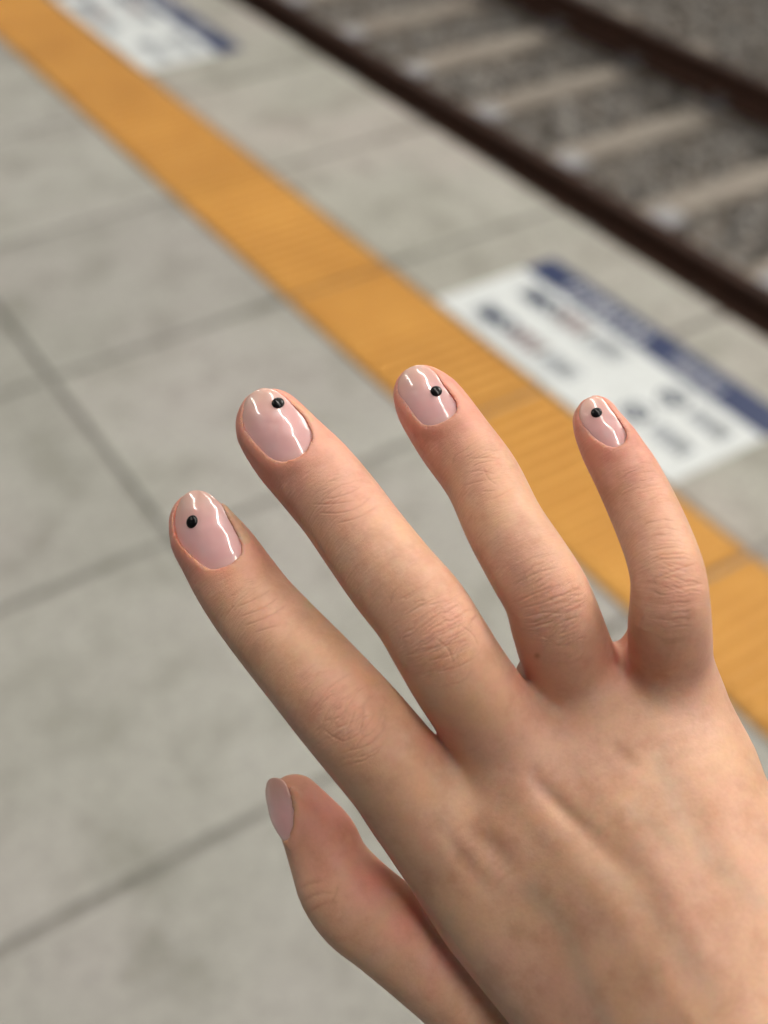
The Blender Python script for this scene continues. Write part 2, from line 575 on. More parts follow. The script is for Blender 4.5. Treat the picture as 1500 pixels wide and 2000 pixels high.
FING = {
    'index': [(388, 1021, 57, 219), (403, 1049, 69, 218.5), (428, 1084, 77, 217.5), (460, 1134, 82, 216.5), (497, 1186, 85, 215), (547, 1245, 90, 211),
              (610, 1316, 96, 207), (670, 1385, 101, 205.5), (720, 1443, 103, 206), (776, 1512, 103, 208), (831, 1588, 106, 211), (900, 1665, 110, 214), (960, 1745, 105, 214)],
    'middle': [(530, 826, 67, 218.5), (536, 840, 74, 218), (570, 882, 81, 217), (615, 930, 85, 215.5), (665, 990, 86, 213), (709, 1051, 88, 209), (767, 1128, 92, 205),
               (820, 1192, 95, 203), (860, 1257, 97, 202.5), (899, 1321, 98, 204), (944, 1385, 98, 207), (1010, 1480, 100, 212), (1080, 1580, 98, 213)],
    'ring': [(827, 773, 59, 219.5), (842, 793, 68, 219), (866, 828, 72, 218), (890, 863, 73.5, 217), (942, 935, 75, 214.5), (985, 1024, 78, 208.5), (1031, 1101, 83, 204.5),
             (1067, 1162, 85, 203), (1087, 1219, 89, 205.5), (1110, 1285, 91, 212), (1150, 1375, 90, 220), (1205, 1480, 92, 221)],
    'little': [(1165, 822, 46, 215), (1171, 838, 50, 214.5), (1191, 874, 57, 213.5), (1220, 920, 63, 212), (1247, 973, 66, 210), (1270, 1024, 68, 207), (1291, 1077, 70, 203),
               (1305, 1128, 73, 200), (1308, 1178, 77, 199.5), (1308, 1232, 81, 203), (1312, 1300, 81, 211), (1332, 1390, 83, 215.5), (1372, 1490, 92, 214)],
}
THUMB = [(576, 1567, 54, 224), (603, 1603, 62, 224), (627, 1642, 72, 224), (646, 1690, 77, 223.5), (668, 1730, 86, 223), (705, 1772, 92, 223), (760, 1815, 92, 223),
         (850, 1890, 92, 223), (960, 1985, 94, 221), (1090, 2090, 112, 217), (1250, 2210, 125, 209)]
META = [
    [(905, 1632, 118, 215), (986, 1785, 122, 212.5), (1083, 1908, 124, 209), (1330, 2210, 132, 199)],
    [(1050, 1545, 105, 211), (1150, 1690, 120, 206), (1260, 1860, 130, 199.5), (1430, 2170, 140, 188)],
    [(1190, 1470, 100, 212), (1275, 1620, 115, 205.5), (1370, 1800, 128, 198.5), (1520, 2130, 140, 187)],
    [(1316, 1398, 92, 213), (1375, 1545, 108, 209), (1468, 1745, 118, 203), (1590, 2090, 130, 192)],
]
PALM = [   # soft pads on the hidden palm side
    [(960, 1700, 95, 224), (1150, 1900, 110, 219), (1350, 2150, 130, 207)],
    [(1260, 1560, 95, 223), (1400, 1800, 120, 216), (1530, 2080, 140, 204)],
]
ARM = [(1480, 2140, 215, 192), (1600, 2330, 205, 186), (1760, 2600, 225, 178), (1900, 2850, 245, 170)]

SD = np.full(dims, BIG, np.float32)
for ch in META:
    s, D = chain_field(chain(ch, 2.5), 18)
    SD[s] = smin(SD[s], D, np.float32(17))
for ch in PALM + [ARM]:
    s, D = chain_field(chain(ch, 2.5), 14)
    SD[s] = smin(SD[s], D, np.float32(9))
WEBS = [[(1246, 1222, 14, 216), (1240, 1258, 24, 218), (1222, 1300, 32, 220), (1230, 1350, 50, 221)], [(1042, 1318, 18, 216), (1030, 1345, 34, 218), (1080, 1420, 55, 220)],
        [(872, 1448, 24, 218), (905, 1490, 44, 219), (950, 1560, 60, 220)]]
for ch in WEBS:
    s, D = chain_field(chain(ch, 2.0), 10)
    SD[s] = smin(SD[s], D, np.float32(6))
FS = {k: chain(v) for k, v in FING.items()}
FD = np.full(dims, BIG, np.float32)
for k in ('index', 'middle', 'ring', 'little'):
    s, D = chain_field(FS[k])
    FD[s] = smin(FD[s], D, np.float32(2.0))
m_ = FD < 20
SD = smin(SD, FD, np.float32(5.0))
del FD
TS = chain(THUMB)
s, D = chain_field(TS)
SD[s] = smin(SD[s], D, np.float32(3.5))


def sample(Q):
    g_ = (Q - LO) / VOX
    i = np.clip(np.floor(g_).astype(int), 0, dims - 2)
    f = g_ - i
    r = 0
    for dx in (0, 1):
        for dy in (0, 1):
            for dz in (0, 1):
                wgt = (f[:, 0] if dx else 1 - f[:, 0]) * (f[:, 1] if dy else 1 - f[:, 1]) * (f[:, 2] if dz else 1 - f[:, 2])
                r = r + wgt * SD[i[:, 0] + dx, i[:, 1] + dy, i[:, 2] + dz]
    return r


def grad(Q, e=0.8):
    g_ = np.stack([sample(Q + e * v) - sample(Q - e * v) for v in np.eye(3)], 1)
    return g_ / (np.linalg.norm(g_, axis=1)[:, None] + 1e-9)


def first_hit(px, py):
    zs = np.arange(185, 245, 0.1)
    Q = np.stack([(px - 750) / FPX * zs, (py - 1000) / FPX * zs, zs], 1)
    v = sample(Q)
    k = np.argmax(v < 0)
    return Q[k]


def closed_curve(P, n):
    P = np.asarray(P, float)
    m = len(P)
    out = []
    for i in range(m):
        p0, p1, p2, p3 = P[i - 1], P[i], P[(i + 1) % m], P[(i + 2) % m]
        for t in np.arange(12) / 12:
            out.append(0.5 * ((2 * p1) + (p2 - p0) * t + (2 * p0 - 5 * p1 + 4 * p2 - p3) * t * t + (3 * p1 - p0 - 3 * p2 + p3) * t**3))
    out = np.array(out)
    L = np.concatenate([[0], np.cumsum(np.linalg.norm(np.diff(np.vstack([out, out[:1]]), axis=0), axis=1))])
    u = np.linspace(0, L[-1], n, endpoint=False)
    o2 = np.vstack([out, out[:1]])
    return np.stack([np.interp(u, L, o2[:, j]) for j in range(2)], 1)


def poly_sd(A, B, poly):
    """signed distance of points (A, B) to a closed polygon, negative inside"""
    sh = A.shape
    a, b_ = A.ravel(), B.ravel()
    d = np.full(a.shape, 1e9)
    ins = np.zeros(a.shape, bool)
    for (x0, y0), (x1, y1) in zip(poly, np.roll(poly, -1, 0)):
        ex, ey = x1 - x0, y1 - y0
        t = np.clip(((a - x0) * ex + (b_ - y0) * ey) / (ex * ex + ey * ey + 1e-12), 0, 1)
        d = np.minimum(d, (a - x0 - t * ex)**2 + (b_ - y0 - t * ey)**2)
        if y0 != y1:
            c_ = (y0 > b_) != (y1 > b_)
            ins ^= c_ & (a < (x1 - x0) * (b_ - y0) / (y1 - y0) + x0)
    d = np.sqrt(d)
    return np.where(ins, -d, d).reshape(sh)


NAILS = {   # outline of each nail as seen from the eye, direction of its axis, curvature radii (across, along)
    'index': dict(o=[(365, 967), (380, 961), (394, 962), (407, 967), (428, 985), (449, 1017), (466, 1049), (474, 1071), (468, 1092), (444, 1109), (417, 1115),
                     (399, 1106), (377, 1088), (356, 1065), (345, 1041), (343, 1009), (350, 985)], ax=(-58, -140), R=(7.5, 24), dot=(375, 1019, 1.15), n=(-0.22, -0.27, -0.94)),
    'middle': dict(o=[(484, 780), (498, 767), (513, 761), (532, 763), (548, 772), (569, 791), (593, 815), (607, 839), (611, 860), (601, 884), (580, 898), (553, 904),
                      (529, 896), (508, 877), (487, 852), (476, 828), (476, 803)], ax=(-66, -130), R=(7.5, 22), dot=(543, 787, 1.1), n=(-0.16, -0.30, -0.94)),
    'ring': dict(o=[(780, 747), (790, 729), (807, 718), (828, 716), (847, 728), (864, 750), (882, 773), (893, 792), (891, 808), (874, 822), (850, 832), (832, 832),
                    (817, 822), (797, 793), (781, 768)], ax=(-55, -110), R=(7.0, 22), dot=(852, 764, 1.0), n=(-0.22, -0.30, -0.93)),
    'little': dict(o=[(1145, 783), (1160, 776), (1177, 781), (1194, 803), (1213, 829), (1223, 848), (1220, 867), (1206, 876), (1187, 873), (1163, 858), (1142, 831),
                      (1133, 811), (1137, 793)], ax=(-45, -95), R=(5.5, 22), dot=(1165, 806, 0.95), n=(-0.20, -0.34, -0.92)),
    'thumb': dict(o=[(525, 1517), (540, 1519), (554, 1529), (566, 1550), (574, 1580), (575, 1605), (570, 1625), (561, 1641), (549, 1625), (536, 1598), (524, 1570),
                     (515, 1547), (512, 1531), (517, 1521)], ax=(-36, -122), n=(-0.62, 0.02, -0.78), R=(6.5, 26), dot=None, thin=1),
}
PLATES = {}
for name, nd in NAILS.items():
    if nd['o']:
        ox, oy = np.mean(nd['o'], axis=0) + (np.array([-3, 6]) if nd.get('thin') else 0)
    else:
        ox, oy = nd['c']
    Cn = first_hit(ox, oy)
    n_ = np.array(nd['n'])
    n_ /= np.linalg.norm(n_)
    Cn = Cn + n_ * (-0.25 if nd.get('thin') else 0.1)
    a_ = P3(ox + nd['ax'][0], oy + nd['ax'][1], Cn[2]) - P3(ox, oy, Cn[2])
    a_ = a_ - n_ * (a_ @ n_)
    a_ /= np.linalg.norm(a_)
    w_ = np.cross(a_, n_)
    Rw, Rl = nd['R']
    if nd['o']:
        loc = []
        for x, y in nd['o']:
            ray = P3(x, y, 1.0)
            h = 0.0
            for _ in range(12):
                t = ((Cn + n_ * h) @ n_) / (ray @ n_)
                q = ray * t - Cn
                l, w = q @ a_, q @ w_
                h = 0.5 * h - 0.5 * (w * w / (2 * Rw) + l * l / (2 * Rl))
            loc.append((l, max(w, -3.6) if nd.get('thin') else w))
    else:
        hw, hl = nd['size']
        loc = []
        for k in range(20):
            t = 2 * math.pi * k / 20
            c, s_ = math.cos(t), math.sin(t)
            loc.append((hl * math.copysign(abs(c)**0.8, c), hw * math.copysign(abs(s_)**0.8, s_)))
    if nd.get('thin'):
        loc = [(4.5, -2.0), (4.8, 0.0), (4.0, 1.8), (1.5, 2.8), (-1, 3.1), (-3.6, 2.6), (-5.6, 1.4), (-6.5, 0.2), (-6.0, -1.2), (-4, -2.6), (-1, -3.5), (2, -3.7), (3.5, -3.0)]
    loc = closed_curve(loc, 96)
    PLATES[name] = (Cn, a_, w_, n_, Rw, Rl, loc)
    # bed and groove in the skin
    ext = np.abs(loc).max() + 4
    s = blk(Cn - ext - 2, Cn + ext + 2)
    X, Y, Z = axes_of(s)
    qx, qy, qz = (X - Cn[0])[:, None, None], (Y - Cn[1])[None, :, None], (Z - Cn[2])[None, None, :]
    l = qx * a_[0] + qy * a_[1] + qz * a_[2]
    w = qx * w_[0] + qy * w_[1] + qz * w_[2]
    h = qx * n_[0] + qy * n_[1] + qz * n_[2] + w * w / (2 * Rw) + l * l / (2 * Rl)
    o2 = poly_sd(l, w, loc)
    front = np.clip((l - (loc[:, 0].max() - 8.0)) / 7.0, 0, 1)     # towards the free edge
    bed = np.maximum(np.maximum(h + 0.12, -h - 5.0), o2 + 0.1 + 1.2 * front).astype(np.float32)
    fold = np.sqrt((o2 - 0.62)**2 + (h + 0.28)**2) - (0.74 * (1 - front) - 0.4 * front)
    fold = fold.astype(np.float32)
    cut = np.maximum(-(h + 0.25), o2 + 0.05 - 0.2 * front)                       # everything above the nail and a thin gap round it
    cut = np.maximum(cut, -h - 3).astype(np.float32)
    B = SD[s]
    B = smin(B, bed, np.float32(0.8))
    if nd.get('thin'):
        fold = np.where(w > -0.5, np.sqrt((o2 - 0.55)**2 + (h + 0.2)**2) - 0.62 * (1 - front) + 0.2 * front, 9).astype(np.float32)
    if True:
        B = smin(B, fold, np.float32(2.2))
    B = np.maximum(B, -cut)
    SD[s] = B

# ---- surface nets
neg = SD < 0
c0 = neg[:-1, :-1, :-1]
allin = c0.copy()
anyin = c0.copy()
for dx in (0, 1):
    for dy in (0, 1):
        for dz in (0, 1):
            q = neg[dx:dims[0] - 1 + dx, dy:dims[1] - 1 + dy, dz:dims[2] - 1 + dz]
            allin &= q
            anyin |= q
act = np.argwhere(anyin & ~allin)
del allin, anyin, c0
cid = np.full(dims - 1, -1, np.int32)
cid[act[:, 0], act[:, 1], act[:, 2]] = np.arange(len(act), dtype=np.int32)
corners = np.array([[i & 1, (i >> 1) & 1, (i >> 2) & 1] for i in range(8)])
cv = np.stack([SD[act[:, 0] + c[0], act[:, 1] + c[1], act[:, 2] + c[2]] for c in corners], 1)
acc = np.zeros((len(act), 3))
cnt = np.zeros(len(act))
for i in range(8):
    for j in range(i + 1, 8):
        if np.abs(corners[i] - corners[j]).sum() != 1:
            continue
        x = (cv[:, i] < 0) != (cv[:, j] < 0)
        t = cv[x, i] / (cv[x, i] - cv[x, j])
        acc[x] += corners[i] + t[:, None] * (corners[j] - corners[i])
        cnt[x] += 1
HV = LO + VOX * (act + acc / cnt[:, None])
faces = []
for ax in range(3):
    b1, b2 = [(1, 2), (2, 0), (0, 1)][ax]
    sl0 = [slice(None)] * 3
    sl1 = [slice(None)] * 3
    sl0[ax] = slice(0, -1)
    sl1[ax] = slice(1, None)
    A_, B_ = neg[tuple(sl0)], neg[tuple(sl1)]
    e = np.argwhere(A_ != B_)
    e = e[(e[:, b1] > 0) & (e[:, b2] > 0) & (e[:, b1] < dims[b1] - 1) & (e[:, b2] < dims[b2] - 1)]
    fl = A_[e[:, 0], e[:, 1], e[:, 2]]
    qd = []
    for o1, o2_ in ((1, 1), (0, 1), (0, 0), (1, 0)):
        k = e.copy()
        k[:, b1] -= o1
        k[:, b2] -= o2_
        qd.append(cid[k[:, 0], k[:, 1], k[:, 2]])
    qd = np.stack(qd, 1)
    qd[~fl] = qd[~fl][:, ::-1]
    faces.append(qd)
HF = np.vstack(faces)
HF = HF[(HF >= 0).all(1)]
del cid, neg


def smooth(V, F, it, lam=0.5, mask=None):
    a = F.ravel()
    b_ = np.roll(F, -1, 1).ravel()
    i, j = np.concatenate([a, b_]), np.concatenate([b_, a])
    deg = np.bincount(i, minlength=len(V))[:, None]
    for _ in range(it):
        m = np.stack([np.bincount(i, V[j, k], len(V)) for k in range(3)], 1) / np.maximum(deg, 1)
        d = (m - V) * lam
        V = V + (d if mask is None else d * mask[:, None])
    return V


HV = smooth(HV, HF, 2)

# ---- refine the knuckle zones and nail surrounds so that creases are real relief
def near_face(V):
    x, y = PX(V)
    return x, y


ZONES = [(690, 1385, 125), (515, 1190, 85), (862, 1240, 125), (690, 990, 90), (1085, 1185, 110), (945, 930, 85), (1310, 1130, 100), (1265, 970, 70),
         (410, 1045, 105), (540, 835, 100), (835, 775, 90), (1180, 830, 75)]
fc = HV[HF].mean(1)
fn = np.cross(HV[HF[:, 2]] - HV[HF[:, 0]], HV[HF[:, 3]] - HV[HF[:, 1]])
fx, fy = PX(fc)
facing = (fn * fc).sum(1) < 0
sel = np.zeros(len(HF), bool)
for zx, zy, zr in ZONES:
    sel |= (np.hypot(fx - zx, fy - zy) < zr)
sel &= facing
me = bpy.data.meshes.new('hand')
fill_mesh(me, HV, HF)
bm = bmesh.new()
bm.from_mesh(me)
bm.faces.ensure_lookup_table()
es = {e for k in np.nonzero(sel)[0] for e in bm.faces[k].edges}
bmesh.ops.subdivide_edges(bm, edges=list(es), cuts=2, use_grid_fill=True, smooth=0.0)
bm.normal_update()
bm.to_mesh(me)
bm.free()
nv = len(me.vertices)
HV = np.empty(nv * 3)
me.vertices.foreach_get('co', HV)
HV = HV.reshape(-1, 3)
ne = len(me.edges)
ev = np.empty(ne * 2, np.int32)
me.edges.foreach_get('vertices', ev)
ev = ev.reshape(-1, 2)
ei, ej = np.concatenate([ev[:, 0], ev[:, 1]]), np.concatenate([ev[:, 1], ev[:, 0]])
deg = np.maximum(np.bincount(ei, minlength=nv), 1)[:, None]
zx_, zy_ = PX(HV)
zm = np.zeros(nv, bool)
for zx, zy, zr in ZONES:
    zm |= np.hypot(zx_ - zx, zy_ - zy) < zr
for it in range(6):
    av = np.stack([np.bincount(ei, HV[ej, k], nv) for k in range(3)], 1) / deg
    HV = np.where(zm[:, None], HV + (av - HV) * (0.6 if it % 2 == 0 else -0.45), HV)
me.vertices.foreach_set('co', HV.ravel())
me.update()
HN = np.empty(nv * 3)
me.vertices.foreach_get('normal', HN)
HN = HN.reshape(-1, 3)
vx, vy = PX(HV)
face_cam = np.clip(-(HN * HV).sum(1) / np.linalg.norm(HV, axis=1) * 2.0, 0, 1)


def seg_dist(x, y, line):
    d = np.full(x.shape, 1e9)
    L = np.array(line, float)
    if len(L) > 2:                 # smooth the line a little
        Q = [L[0]]
        for a, b_ in zip(L[:-1], L[1:]):
            Q += [a * .75 + b_ * .25, a * .25 + b_ * .75]
        L = np.array(Q + [L[-1]])
    for (x0, y0), (x1, y1) in zip(L, L[1:]):
        ex, ey = x1 - x0, y1 - y0
        t = np.clip(((x - x0) * ex + (y - y0) * ey) / (ex * ex + ey * ey + 1e-9), 0, 1)
        d = np.minimum(d, np.hypot(x - x0 - t * ex, y - y0 - t * ey))
    return d


disp = np.zeros(nv)
crease = np.zeros(nv)


def groove(line, depth, width, only=None):
    x0, y0 = np.min(line, 0) - 4 * width
    x1, y1 = np.max(line, 0) + 4 * width
    k = np.nonzero((vx > x0) & (vx < x1) & (vy > y0) & (vy < y1) & (face_cam > 0) & (HV[:, 2] < 232))[0]
    if not len(k):
        return
    L = np.array(line, float)
    d = seg_dist(vx[k], vy[k], L)
    # fade towards both ends of the line
    e = np.minimum(np.hypot(vx[k] - L[0][0], vy[k] - L[0][1]), np.hypot(vx[k] - L[-1][0], vy[k] - L[-1][1]))
    fade = np.clip(0.35 + e / (6 * width), 0, 1)
    disp[k] -= depth * np.exp(-(d / width)**2) * face_cam[k] * fade
    if width < 4:
        crease[k] = np.maximum(crease[k], depth / 0.2 * np.exp(-(d / (width * 0.9))**2) * face_cam[k] * fade)


def bump_at(x, y, rx, ry, ang, h):
    c, s_ = math.cos(ang), math.sin(ang)
    u, v = (vx - x) * c + (vy - y) * s_, -(vx - x) * s_ + (vy - y) * c
    disp[:] += h * np.exp(-(u / rx)**2 - (v / ry)**2) * face_cam


def T(pts, s_, ox, oy):
    return [(x / s_ + ox, y / s_ + oy) for x, y in pts]


A6 = (2.777, 480, 1280)
A7 = (2.083, 780, 1080)
A5 = (3.6375, 1100, 950)
A2 = (3.0, 740, 680)
for L in ([(340, 325), (390, 250), (460, 170), (560, 100)], [(425, 420), (480, 350), (520, 330), (570, 250), (620, 185)], [(520, 470), (590, 445), (645, 400), (690, 330), (700, 290)],
          [(430, 410), (490, 455), (540, 470)], [(560, 520), (660, 495), (730, 440), (765, 370)], [(415, 360), (440, 310), (500, 240)], [(600, 560), (680, 530), (740, 490)],
          [(480, 400), (540, 380), (600, 350)], [(540, 420), (570, 360), (590, 300)], [(620, 400), (640, 330), (640, 260)]):
    groove(T(L, *A6), 0.075, 2.1)
for L in ([(0, 190), (60, 160), (130, 110)], [(30, 250), (90, 215), (160, 180)], [(70, 345), (140, 280), (235, 215)], [(60, 415), (120, 395), (190, 375), (280, 355)], [(130, 400), (180, 330), (250, 270)],
          [(120, 440), (210, 420), (290, 380)], [(150, 485), (230, 470), (310, 430), (345, 370)], [(190, 400), (230, 340), (240, 290)], [(230, 430), (260, 370), (300, 300)],
          [(150, 350), (200, 390), (215, 440)], [(255, 300), (300, 330), (320, 380)]):
    groove(T(L, *A7), 0.06, 2.0)
for L in ([(470, 130), (560, 80), (640, 60)], [(480, 200), (560, 160), (660, 130)], [(500, 225), (590, 205), (680, 165), (730, 150)], [(510, 260), (600, 240), (650, 250), (700, 235), (765, 195)],
          [(540, 300), (640, 280), (740, 260)], [(570, 345), (650, 335), (730, 300)], [(600, 385), (680, 375)]):
    groove(T(L, *A7), 0.06, 2.0)
for L in ([(640, 660), (740, 625), (850, 580), (940, 550)], [(710, 750), (850, 720), (990, 690)], [(660, 520), (760, 515)], [(670, 350), (720, 348)], [(600, 110), (690, 60)], [(770, 970), (820, 968)],
          [(620, 460), (720, 440), (800, 430)]):
    groove(T(L, *A5), 0.08, 2.1)
for L in ([(500, 805), (600, 778), (700, 762)], [(520, 730), (600, 715), (680, 740)], [(600, 840), (690, 835)], [(610, 700), (640, 770), (690, 800)], [(560, 760), (620, 730), (680, 690)],
          [(660, 890), (740, 850), (800, 810)], [(540, 650), (620, 640), (700, 650)]):
    groove(T(L, *A2), 0.06, 2.0)
for L in ([(625, 1002), (665, 1003), (700, 992), (722, 972)], [(640, 975), (680, 965), (705, 950)], [(660, 1022), (700, 1012), (735, 990)], [(612, 985), (650, 985), (690, 978)],
          [(470, 1205), (510, 1190), (545, 1165)], [(480, 1222), (525, 1205), (560, 1180)], [(465, 1185), (500, 1170), (530, 1150)], [(500, 1235), (540, 1222)]):
    groove(L, 0.09, 2.0)

for L in ([(584, 1737), (606, 1724), (632, 1722)], [(592, 1760), (618, 1745), (650, 1744)], [(604, 1782), (632, 1764), (664, 1762)], [(640, 1775), (655, 1750), (662, 1726)]):
    groove(L, 0.10, 3.2)
# fine crosswise wrinkling of the finger backs, in the fingers' own coordinates
def hash_noise(u, v, seed):
    def h(i, j):
        n_ = np.sin(i * 127.1 + j * 311.7 + seed * 74.7) * 43758.5453
        return n_ - np.floor(n_)
    i, j = np.floor(u), np.floor(v)
    f, g_ = u - i, v - j
    f, g_ = f * f * (3 - 2 * f), g_ * g_ * (3 - 2 * g_)
    return (h(i, j) * (1 - f) + h(i + 1, j) * f) * (1 - g_) + (h(i, j + 1) * (1 - f) + h(i + 1, j + 1) * f) * g_


red = np.zeros(nv)
fuv = np.zeros((nv, 3))
on_finger = np.zeros(nv)
JOINTS = {'index': ((690, 1390), (515, 1190)), 'middle': ((862, 1240), (690, 985)), 'ring': ((1085, 1185), (945, 930)), 'little': ((1312, 1145), (1262, 965))}
for sd_, (k, S) in enumerate(FS.items()):
    x0, y0, z0 = (S[:, :3].min(0) - 14)
    x1, y1, z1 = (S[:, :3].max(0) + 14)
    q = np.nonzero((HV[:, 0] > x0) & (HV[:, 0] < x1) & (HV[:, 1] > y0) & (HV[:, 1] < y1))[0]
    best = np.full(len(q), 1e9)
    arg = np.zeros(len(q), int)
    for i, P in enumerate(S):
        d = ((HV[q] - P[:3])**2).sum(1) - P[3]**2
        b_ = d < best
        best[b_] = d[b_]
        arg[b_] = i
    arc = np.concatenate([[0], np.cumsum(np.linalg.norm(np.diff(S[:, :3], axis=0), axis=1))])
    tan = np.gradient(S[:, :3], axis=0)
    tan /= np.linalg.norm(tan, axis=1)[:, None]
    u = arc[arg] + ((HV[q] - S[arg, :3]) * tan[arg]).sum(1)
    side = np.cross(tan[arg], np.array([0, 0, 1.0]))
    side /= np.linalg.norm(side, axis=1)[:, None]
    v = ((HV[q] - S[arg, :3]) * side).sum(1)
    ok = np.abs(best) < 14
    wgt = np.zeros(len(q))
    for (jx, jy), rr in zip(JOINTS[k], (95, 70)):
        wgt += np.exp(-(np.hypot(vx[q] - jx, vy[q] - jy) / rr)**2)
    fuv[q[ok]] = np.stack([u, v, np.full(len(q), 20.0 * sd_ + 40)], 1)[ok]
    on_finger[q] = np.maximum(on_finger[q], ok * np.clip((arc[-1] - 26 - u) / 14, 0, 1) * np.clip(1.5 - np.abs(best) / 8, 0, 1))
    rv = S[arg, 3]
    wav = 0.55 * (hash_noise(u * .5, v * .45, 3 + sd_) - .5) + 0.3 * (hash_noise(u * 1.1, v * 1.1, 5 + sd_) - .5)
    rj = random.Random(50 + sd_)
    for (jx, jy), offs, dp in zip(JOINTS[k], ((-8.6, -7.2, -6.1, -4.9, -3.9, -2.8, -1.7, -.6, .5, 1.5, 2.6, 3.8, 5.2), (-4.2, -3.0, -2.0, -1.0, 0, 1.1, 2.3)), (0.095, 0.065)):
        uj = np.interp(0, [0], [0]) + arc[np.argmin(np.hypot(*(np.array(PX(S[:, :3])) - np.array([[jx], [jy]]))))]
        for o_ in offs:
            o2_ = o_ + rj.uniform(-.3, .3)
            bend = (0.028 if o2_ < 0 else -0.028) * min(abs(o2_), 5) / 3
            c_ = u - (uj + o2_ + bend * v * v) - wav * 1.3
            half = rv * rj.uniform(0.45, 0.95) * (1 - abs(o2_) / 22)
            vc = rj.uniform(-.25, .25) * rv
            am = dp * rj.uniform(0.45, 1.1) * np.clip((half - np.abs(v - vc)) / (0.35 * rv), 0, 1) * (0.35 + 0.9 * hash_noise(v * 0.9 + o_ * 7, u * 0.3, 80 + sd_))
            g_ = am * np.exp(-(c_ / 0.17)**2) * face_cam[q] * ok
            disp[q] -= g_
            crease[q] = np.maximum(crease[q], g_ / 0.14)
        # short criss-cross folds in the middle of the joint
        for _ in range(9 if dp > 0.1 else 5):
            u0, v0 = uj + rj.uniform(-2.6, 2.6), rj.uniform(-.45, .45) * np.median(rv)
            th = rj.choice((-1, 1)) * rj.uniform(0.95, 1.4)
            du, dv = u - u0, v - v0
            al, ac_ = du * math.cos(th) + dv * math.sin(th), -du * math.sin(th) + dv * math.cos(th) + wav * .7
            g_ = dp * 0.6 * np.exp(-(ac_ / 0.16)**2) * np.clip(1.3 - np.abs(al) / 1.6, 0, 1) * face_cam[q] * ok
            disp[q] -= g_
            crease[q] = np.maximum(crease[q], g_ / 0.14)
    red[q] = np.maximum(red[q], ok * (np.clip(1 - (u - 2) / 19.0, 0, 1) * 0.95))
    for (jx, jy), rr, am in zip(JOINTS[k], (85, 60), (0.3, 0.2)):
        red[q] = np.maximum(red[q], ok * am * np.exp(-(np.hypot(vx[q] - jx, vy[q] - jy) / rr)**2))

# a tiny mole on the ring finger
crease = np.maximum(crease, 1.6 * np.exp(-((vx - 1049)**2 + (vy - 1281)**2) / 5.5**2))
# dimples beside the knuckles, tendons and veins of the hand's back
for L, dp, wd in (([(868, 1620), (900, 1680), (950, 1735)], 0.42, 18), ([(925, 1625), (965, 1655), (1000, 1700)], 0.4, 16), ([(1040, 1515), (1075, 1560), (1120, 1600), (1150, 1630)], 0.75, 17),
                  ([(1150, 1630), (1230, 1710)], 0.45, 22), ([(1205, 1465), (1235, 1490)], 0.6, 14), ([(1040, 1760), (1110, 1810), (1140, 1850)], 0.6, 34),
                  ([(1290, 1480), (1330, 1560), (1390, 1680)], 0.6, 36), ([(1130, 1590), (1300, 1780)], 0.3, 40)):
    groove(L, dp, wd)
for L, h, wd in (([(900, 1640), (940, 1690), (985, 1730)], 0.15, 17), ([(1000, 1540), (1100, 1650), (1260, 1860), (1400, 2060)], 0.25, 30),
                 ([(1150, 1500), (1260, 1650), (1400, 1900)], 0.25, 28), ([(960, 1600), (1010, 1650)], 0.4, 22), ([(1290, 1420), (1380, 1560), (1500, 1800)], 0.15, 30)):
    groove(L, -h, wd)
rngd = np.zeros(nv)
for k in range(9):                 # faint fine wrinkles over the index knuckle dimple
    x, y = 880 + 12 * k, 1610 + 14 * k
    j1, j2 = random.uniform(-8, 8), random.uniform(-8, 8)
    groove([(x - 14 + j1, y + 12 + j2), (x + j1, y - 2 + j2), (x + 22 + j1, y - 14 - j1)], random.uniform(0.02, 0.06), 3.0)
disp = np.clip(disp, -1.8, 1.2)
HV = HV + HN * disp[:, None]

# redness of the skin: thumb pulp and its fold, nail folds
tx = [(640, 1600, 95, 0.85), (720, 1720, 60, 0.95), (800, 1800, 55, 0.8), (870, 1870, 50, 0.7), (645, 1670, 80, 0.6), (690, 1660, 50, 0.7), (585, 1560, 60, 0.5)]
dep = ((vy - 1644) * 245 - (vx - 739) * 342 > -3000) & (vx < 1000)
for x, y, r, am in tx:
    red = np.maximum(red, am * np.exp(-((vx - x)**2 + (vy - y)**2) / r**2) * dep * (vy > 1480))
for x, y, r, am in ((1215, 1285, 55, 0.6), (860, 1440, 40, 0.5), (1015, 1325, 35, 0.4)):
    red = np.maximum(red, am * np.exp(-((vx - x)**2 + (vy - y)**2) / r**2))
vein = np.zeros(nv)
for L, wd, am in (([(1040, 1745), (1095, 1800), (1120, 1860), (1180, 1990)], 20, 0.8), ([(1290, 1480), (1330, 1600), (1390, 1680), (1480, 1760)], 22, 0.6), ([(1180, 1700), (1300, 1800), (1400, 1960)], 22, 0.45),
                  ([(1240, 1590), (1330, 1650)], 20, 0.5), ([(880, 1800), (960, 1900), (1010, 2000)], 22, 0.45), ([(850, 1500), (880, 1590), (850, 1700)], 26, 0.3)):
    vein = np.maximum(vein, 0.65 * am * np.exp(-(seg_dist(vx, vy, L) / wd)**2) * face_cam)
fold_red = np.zeros(nv)
for name, (Cn, a_, w_, n_, Rw, Rl, loc) in PLATES.items():
    k = np.nonzero(((HV - Cn)**2).sum(1) < 13**2)[0]
    q = HV[k] - Cn
    l, w, h = q @ a_, q @ w_, q @ n_
    o2 = poly_sd(l, w, loc)
    up = (h + w * w / (2 * Rw) + l * l / (2 * Rl)) > -2.5
    fold_red[k] = np.maximum(fold_red[k], up * np.exp(-(np.clip(o2, 0, 9) / 0.45)**2) * (l < loc[:, 0].max() - 2.5))
me.vertices.foreach_set('co', HV.ravel())
HV_mm = HV

